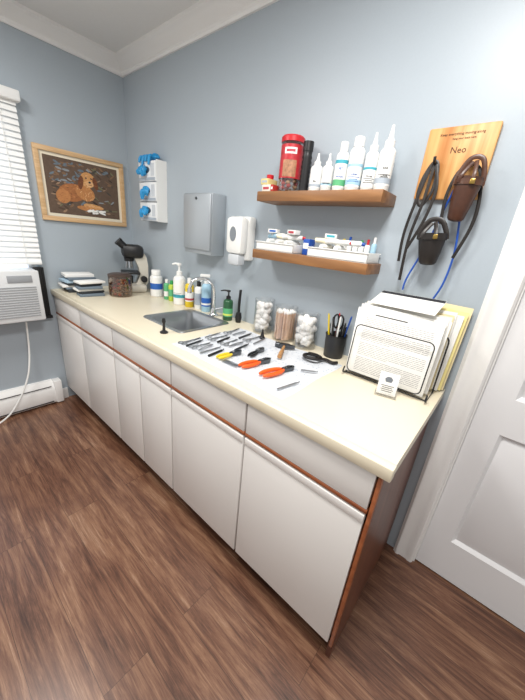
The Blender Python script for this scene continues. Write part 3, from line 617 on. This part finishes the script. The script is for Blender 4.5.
# ------------------------------------------------------------------ towel and tools
TW=print_mat('patterned_towel','#d0d4d9','#a5aebc',60)
b=B();nx,ny=80,60;V=[];F=[]
def crease(u,c,w): return max(0,1-abs(u-c)/w)
for i in range(nx+1):
    for j in range(ny+1):
        u,v=i/nx,j/ny;x=1.455+.655*u+.003*math.sin(v*9);y=-.585+.45*v+.003*math.sin(u*11)
        z=H+.0026+.0013*math.sin(u*22+v*5)+.0011*math.sin(v*26+u*3)+.0045*(crease(u,.5,.035)+crease(v,.5,.04))
        if i in(0,nx) or j==0:z=H+.0004
        V.append((x,y,z))
for i in range(nx):
    for j in range(ny):
        a=i*(ny+1)+j;F.append([a,a+ny+1,a+ny+2,a+1])
b.add(V,F,TW);b.make('towel',None,'light grey patterned towel under the grooming tools','towel')
TZ=H+.0064
def scissors(x,y,rot,l=.15,label='small stainless steel scissors lying on the towel',m=STEEL,op=1):
    t=thing('scissors',label,'scissors',(x,y,TZ),(0,0,rot),'steel scissors and clamps on the towel')
    for s in (1,-1):
        b=B();b.add([(0,-.004*s,.001),(l*.5,0.002*s*op*2,.001),(l*.5,.0004*s,.001),(0,.004*s,.001),(0,-.004*s,.004),(l*.5,.002*s*op*2,.003),(l*.5,.0004*s,.003),(0,.004*s,.004)],[[0,1,2,3],[4,5,6,7],[0,1,5,4],[1,2,6,5],[2,3,7,6],[3,0,4,7]],m)
        b.tube(spl([(0,0,.003),(-l*.12,.004*s*op,.003),(-l*.3,.007*s*op,.003)],4),.0027,m,8)
        b.tube(spl([(-l*.3,.007*s*op,.003),(-l*.37,.002*s,.003),(-l*.47,.005*s*op,.003),(-l*.48,.016*s*op,.003),(-l*.38,.021*s*op,.003),(-l*.3,.016*s*op,.003)],4,True),.0025,m,8,True)
        b.make('blade',t)
    b=B();b.lathe([(0,0),(.003,0),(.003,.005),(0,.0055)],DARKST,n=12);b.make('pivot',t)
def probe(x,y,rot,l=.15,m=STEEL,label='slim stainless steel dental probe on the towel',r=.0040):
    t=thing('steel_probe',label,'probe',(x,y,TZ),(0,0,rot),'slim steel probes on the towel')
    b=B();b.tube(spl([(-l/2,0,.004),(0,0,.004),(l*.3,0,.004)],4),r,m,8);b.make('handle',t)
    b=B();b.tube(spl([(l*.3,0,.004),(l*.42,.0,.004),(l*.48,.005,.004),(l*.5,.010,.004)],4),[.0026]*4+[.0020]*4+[.0014]*4+[.001],m,8);b.make('tip',t)
def tweezer(x,y,rot,l=.1):
    t=thing('tweezers','stainless steel tweezers lying on the towel','tweezers',(x,y,TZ),(0,0,rot),'tweezers on the towel')
    for s in (1,-1):
        b=B();b.tube(spl([(-l/2,0,.004),(-l*.2,.006*s,.004),(l*.2,.006*s,.004),(l/2,.001*s,.004)],4),.0028,STEEL,6);b.make('arm',t)
def comb(x,y,rot,l=.12):
    t=thing('steel_comb','fine-toothed stainless steel comb lying on the towel','comb',(x,y,TZ),(0,0,rot))
    b=B();b.box((0,.008,.003),(l,.008,.004),STEEL,.001);b.make('spine',t)
    b=B()
    for q in range(24):b.box((-l/2+.004+q*(l-.008)/23,-.006,.003),(.0016,.022,.0016),STEEL)
    b.make('teeth',t,kind='stuff')
def pliers(x,y,rot,gm,label,l=.17,op=.018,rr=.0085):
    t=thing('nail_nipper',label,'nippers',(x,y,TZ),(0,0,rot),'nail nippers on the towel')
    for s in (1,-1):
        b=B();b.tube(spl([(-.014,.006*s,rr+.001),(-l*.25,op*.85*s,rr+.001),(-l*.5,op*s,rr+.001),(-l*.74,op*.62*s,rr+.001)],5),[rr*.7]*2+[rr*.9]*2+[rr]*9+[rr*.9,rr*.8,rr*.6],gm,10);b.make('handle',t)
    b=B()
    for s in (1,-1):b.prism([(-.022,.003*s),(-.010,.011*s),(.010,.013*s),(.032,.015*s),(.046,.006*s),(.050,.0005*s),(.030,.003*s),(.0,.0)],.011,DARKST,T(0,0,.003))
    b.lathe([(0,0),(.006,0),(.006,.004),(0,.005)],CHROME,(0,0,.013),n=14);b.make('jaw',t)
pliers(1.872,-.42,80,ORANGE,'orange-handled steel nail nippers on the towel',.15,.016,.0078);pliers(1.985,-.405,78,ORANGE,'larger orange-handled steel nail nippers on the towel',.165,.018,.0085)
pliers(1.735,-.455,88,YEL,'yellow-handled nail clipper on the towel',.12,.012,.007)
def row(items,x0,dx,y,lb=None):
    for i,(k,l,dr) in enumerate(items):
        x=x0+i*dx
        if k=='s':scissors(x,y,97+dr,l,lb or 'small stainless steel scissors lying on the towel')
        elif k=='p':probe(x,y,95+dr,l,STEEL)
        elif k=='d':probe(x,y,95+dr,l,DARKST,'dark steel probe on the towel',.005)
        elif k=='w':probe(x,y,95+dr,l,BLACK,'black-handled steel file on the towel',.0055)
        else:tweezer(x,y,98+dr,l)
row((('s',.13,0),('d',.12,5),('s',.115,-6),('t',.10,4),('p',.13,-3),('w',.11,4)),1.488,.038,-.50)
row((('p',.12,2),('s',.13,-4),('w',.11,6),('s',.12,3),('t',.10,-6),('d',.12,4)),1.485,.042,-.355,'slim steel clamp lying on the towel')
row((('s',.13,5),('t',.10,-6),('d',.12,3),('s',.125,-5),('p',.12,5)),1.488,.050,-.22,'curved stainless steel clamp lying on the towel')
comb(1.80,-.53,5,.085)
probe(2.075,-.50,80,.12);probe(2.055,-.33,35,.07,label='short steel pin lying on the towel')
pliers(1.785,-.345,100,BLACK,'black-handled nail nippers on the towel',.10,.010,.006)
t=thing('hammer','small steel-headed hammer with wooden handle on the towel','hammer',(1.845,-.235,TZ),(0,0,118))
b=B();b.tube([(-.10,0,.012),(-.06,0,.012),(-.01,0,.012),(.045,0,.012)],[.010,.0105,.0075,.006],wood('beech','#a87848','#cb9c68',0),12);b.make('handle',t)
b=B();b.box((.05,.0,.014),(.024,.05,.022),DARKST,.004);b.tube([(.05,.025,.014),(.05,.045,.014)],[.0135,.0135],DARKST,14);b.prism([(.039,-.025),(.061,-.025),(.0575,-.052),(.0425,-.052)],.014,DARKST,T(0,0,.006));b.make('head',t)
t=thing('coiled_strap','black coiled grooming strap lying on the towel','strap',(2.0,-.200,TZ),(0,0,20))
b=B();pts=[]
for q in range(70):
    a=q/70*math.pi*2*3.4;rr=.028+.010*math.sin(q*.35);pts.append((-.02+rr*1.3*math.cos(a),rr*math.sin(a),.007+.016*q/70))
b.tube(pts,.0058,BLEATH,8);b.make('coil',t)
b=B();b.tube(spl([(.02,0,.012),(.05,.012,.009),(.08,-.004,.008),(.10,.01,.008)],5),.0072,BLEATH,8);b.make('tail',t)
t=thing('otoscope_cone','small black cone-shaped tool standing near the jars','cone',(1.655,-.165,TZ-.002))
b=B();b.lathe([(0,0),(.014,0),(.015,.006),(.010,.014),(.005,.038),(.003,.05),(0,.05)],BLACK,n=20);b.make('body',t)
# ------------------------------------------------------------------ file rack
RX,RY=2.310,-.105
t=thing('wire_file_rack','black wire file rack holding papers on the worktop','file rack',(RX,RY,H))
b=B();w=.16
b.tube(spl([(-w,-.09,.006),(w,-.09,.006),(w,.09,.006),(-w,.09,.006)],1,True),.003,BLACK,8,True)
b.make('base_loop',t)
for yy,hh in ((.0,.24),(.08,.27)):
    b=B();b.tube([Vector((-w,yy,.006))]+[Vector((-w*.78-w*.22*math.cos(a),yy,hh-.03+.03*math.sin(a))) for a in [math.pi/2*i/5 for i in range(6)]]+[Vector((w*.78+w*.22*math.sin(a),yy,hh-.03+.03*math.cos(a))) for a in [math.pi/2*i/5 for i in range(6)]]+[Vector((w,yy,.006))],.0028,BLACK,8)
    b.make('divider_loop',t)
for xx in (-w,w):
    b=B();b.tube(spl([(xx,-.105,.035),(xx,-.115,.014),(xx,-.09,.006)],4),.0032,BLACK,8);b.make('front_foot',t)
b=B()
pts=[]
for cx,cz,a0 in ((.115,.20,0),(-.13,.20,90),(-.13,.045,180),(.115,.045,270)):
    for i in range(6):
        a=math.radians(a0+90*i/5);pts.append((cx+.02*math.cos(a),-.109+ (cz-.05)*.09,cz+.02*math.sin(a)))
b.tube(pts,.0022,BLACK,8,True);b.tube([(0,-.1105,.026),(0,-.09,.006)],.0024,BLACK,8);b.make('front_loop',t)
MAN=mat('manila','#e6d7ab',.8);PY=mat('paper_ivory','#e9e4d4',.8);FINE=mat('fine_print','#6e6e74',.7);PYE=mat('pale_yellow_folder','#ecdf9a',.8)
stk=[(-.082,.300,.275,PAPER,'front'),(-.0745,.305,.272,PAPER,''),(-.066,.305,.282,PAPER,''),(-.057,.300,.276,PY,''),(-.047,.305,.288,PAPER,''),(-.037,.31,.281,PAPER,''),(-.024,.31,.292,PY,''),(.014,.31,.293,MAN,''),(.026,.31,.302,PAPER,''),(.038,.31,.299,PAPER,''),(.050,.315,.312,PYE,''),(.062,.32,.328,MAN,'')]
for i,(yy,ww,hh,m,k) in enumerate(stk):
    b=B();th=.0022
    b.box((0,0,hh/2),(ww,th,hh),m,.0006)
    if k=='front':
        b.box((-.03,-.0013,hh-.022),(.12,.0003,.004),INK)
        for q in range(34):
            if q in (0,7,15,24):continue
            L=.25 if (q+1) not in (7,15,24,34) else .12;zz_=hh-.032-q*.0068
            x=-.125;end=-.125+L
            while x<end:
                wl=min(random.uniform(.02,.05),end-x+.001);b.box((x+wl/2,-.0012,zz_),(wl,.0003,.0013),FINE);x+=wl+.0025
    nm={'manila':'manila folder standing in the wire rack','pale_yellow_folder':'pale yellow folder standing in the wire rack'}
    lb='white typed sheet at the front of the wire rack' if k=='front' else nm.get(m.name,'white papers standing in the wire rack')
    b.make('document' if k=='front' else 'file_folder',None,lb,'paper',(2.300+max(0,i-6)*.007+random.uniform(-.006,.006),RY+yy,H+.011),(-4,random.uniform(-1.5,1.5) if k!='front' else 0,random.uniform(-.8,.8)),group='papers in the wire rack')
b=B();b.box((0,0,0),(.24,.12,.0016),PAPER,.0004);b.box((0,.048,.0010),(.238,.020,.0004),INK)
for q in range(6):
    b.box((-.01 if q%3 else -.04,-.048+q*.014,.0010),(.19 if q%3 else .12,.0018,.0003),FINE)
b.make('printed_sheet',None,'white sheet with black edge lying across the paper tops','paper',(2.295,-.105,H+.326),(20,-1,-4))
# business card holder
t=thing('card_holder','small clear card holder with white cards','card holder',(2.345,-.262,H),(0,0,14))
b=B();b.b2((-.038,-.02,0),(.038,.035,.004),GLASS).b2((-.038,-.02,0),(.038,-.017,.016),GLASS);b.box((0,.010,.040),(.074,.003,.078),GLASS,0,R(-10,'X'));b.make('holder',t)
b=B();M=T(0,-.006,.005)@R(-10,'X');b.box((0,0,.042),(.066,.010,.082),PAPER,.001,M);b.make('card_stack',t)
b=B();b.prism([(-.010,-.008),(.010,-.008),(.014,.004),(.006,.012),(-.006,.012),(-.014,.004)],.0006,mat('logo_grey','#6f757d',.5),M@T(0,-.0052,.058)@XF)
for q in range(4):b.box((0,-.0055,.036-q*.007),(.044-.008*(q%2),.0008,.0018),INK,0,M)
b.make('card_print',t)
# ------------------------------------------------------------------ lights, world, camera
def area(x,y,z,sx,sy,e,rot=(0,0,0),c=(1,.98,.95)):
    l=bpy.data.lights.new('ceiling_lamp','AREA');l.shape='RECTANGLE';l.size=sx;l.size_y=sy;l.energy=e;l.color=c
    o=bpy.data.objects.new('ceiling_lamp',l);o.location=(x,y,z);o.rotation_euler=[math.radians(a) for a in rot];COL.objects.link(o)
area(2.35,-.95,2.44,.4,.4,34);area(1.0,-1.5,2.44,.5,.5,28)
w=bpy.data.worlds.new('world');scene.world=w;w.use_nodes=True;bg=w.node_tree.nodes['Background'];bg.inputs[0].default_value=(1,.985,.96,1);bg.inputs[1].default_value=.72
scene.view_settings.view_transform='Standard'
cd=bpy.data.cameras.new('camera');cam=bpy.data.objects.new('camera',cd);COL.objects.link(cam)
cd.sensor_fit='VERTICAL';cd.sensor_height=24;cd.lens=296.4/700*24;cd.clip_start=.02
r=Vector((.7550,.6490,.0937));f=Vector((-.5836,.7303,-.3551)).normalized();r=(r-f*r.dot(f)).normalized();u=r.cross(f)
cam.matrix_world=Matrix(((r.x,u.x,-f.x,2.594),(r.y,u.y,-f.y,-1.326),(r.z,u.z,-f.z,1.415),(0,0,0,1)))
scene.camera=cam
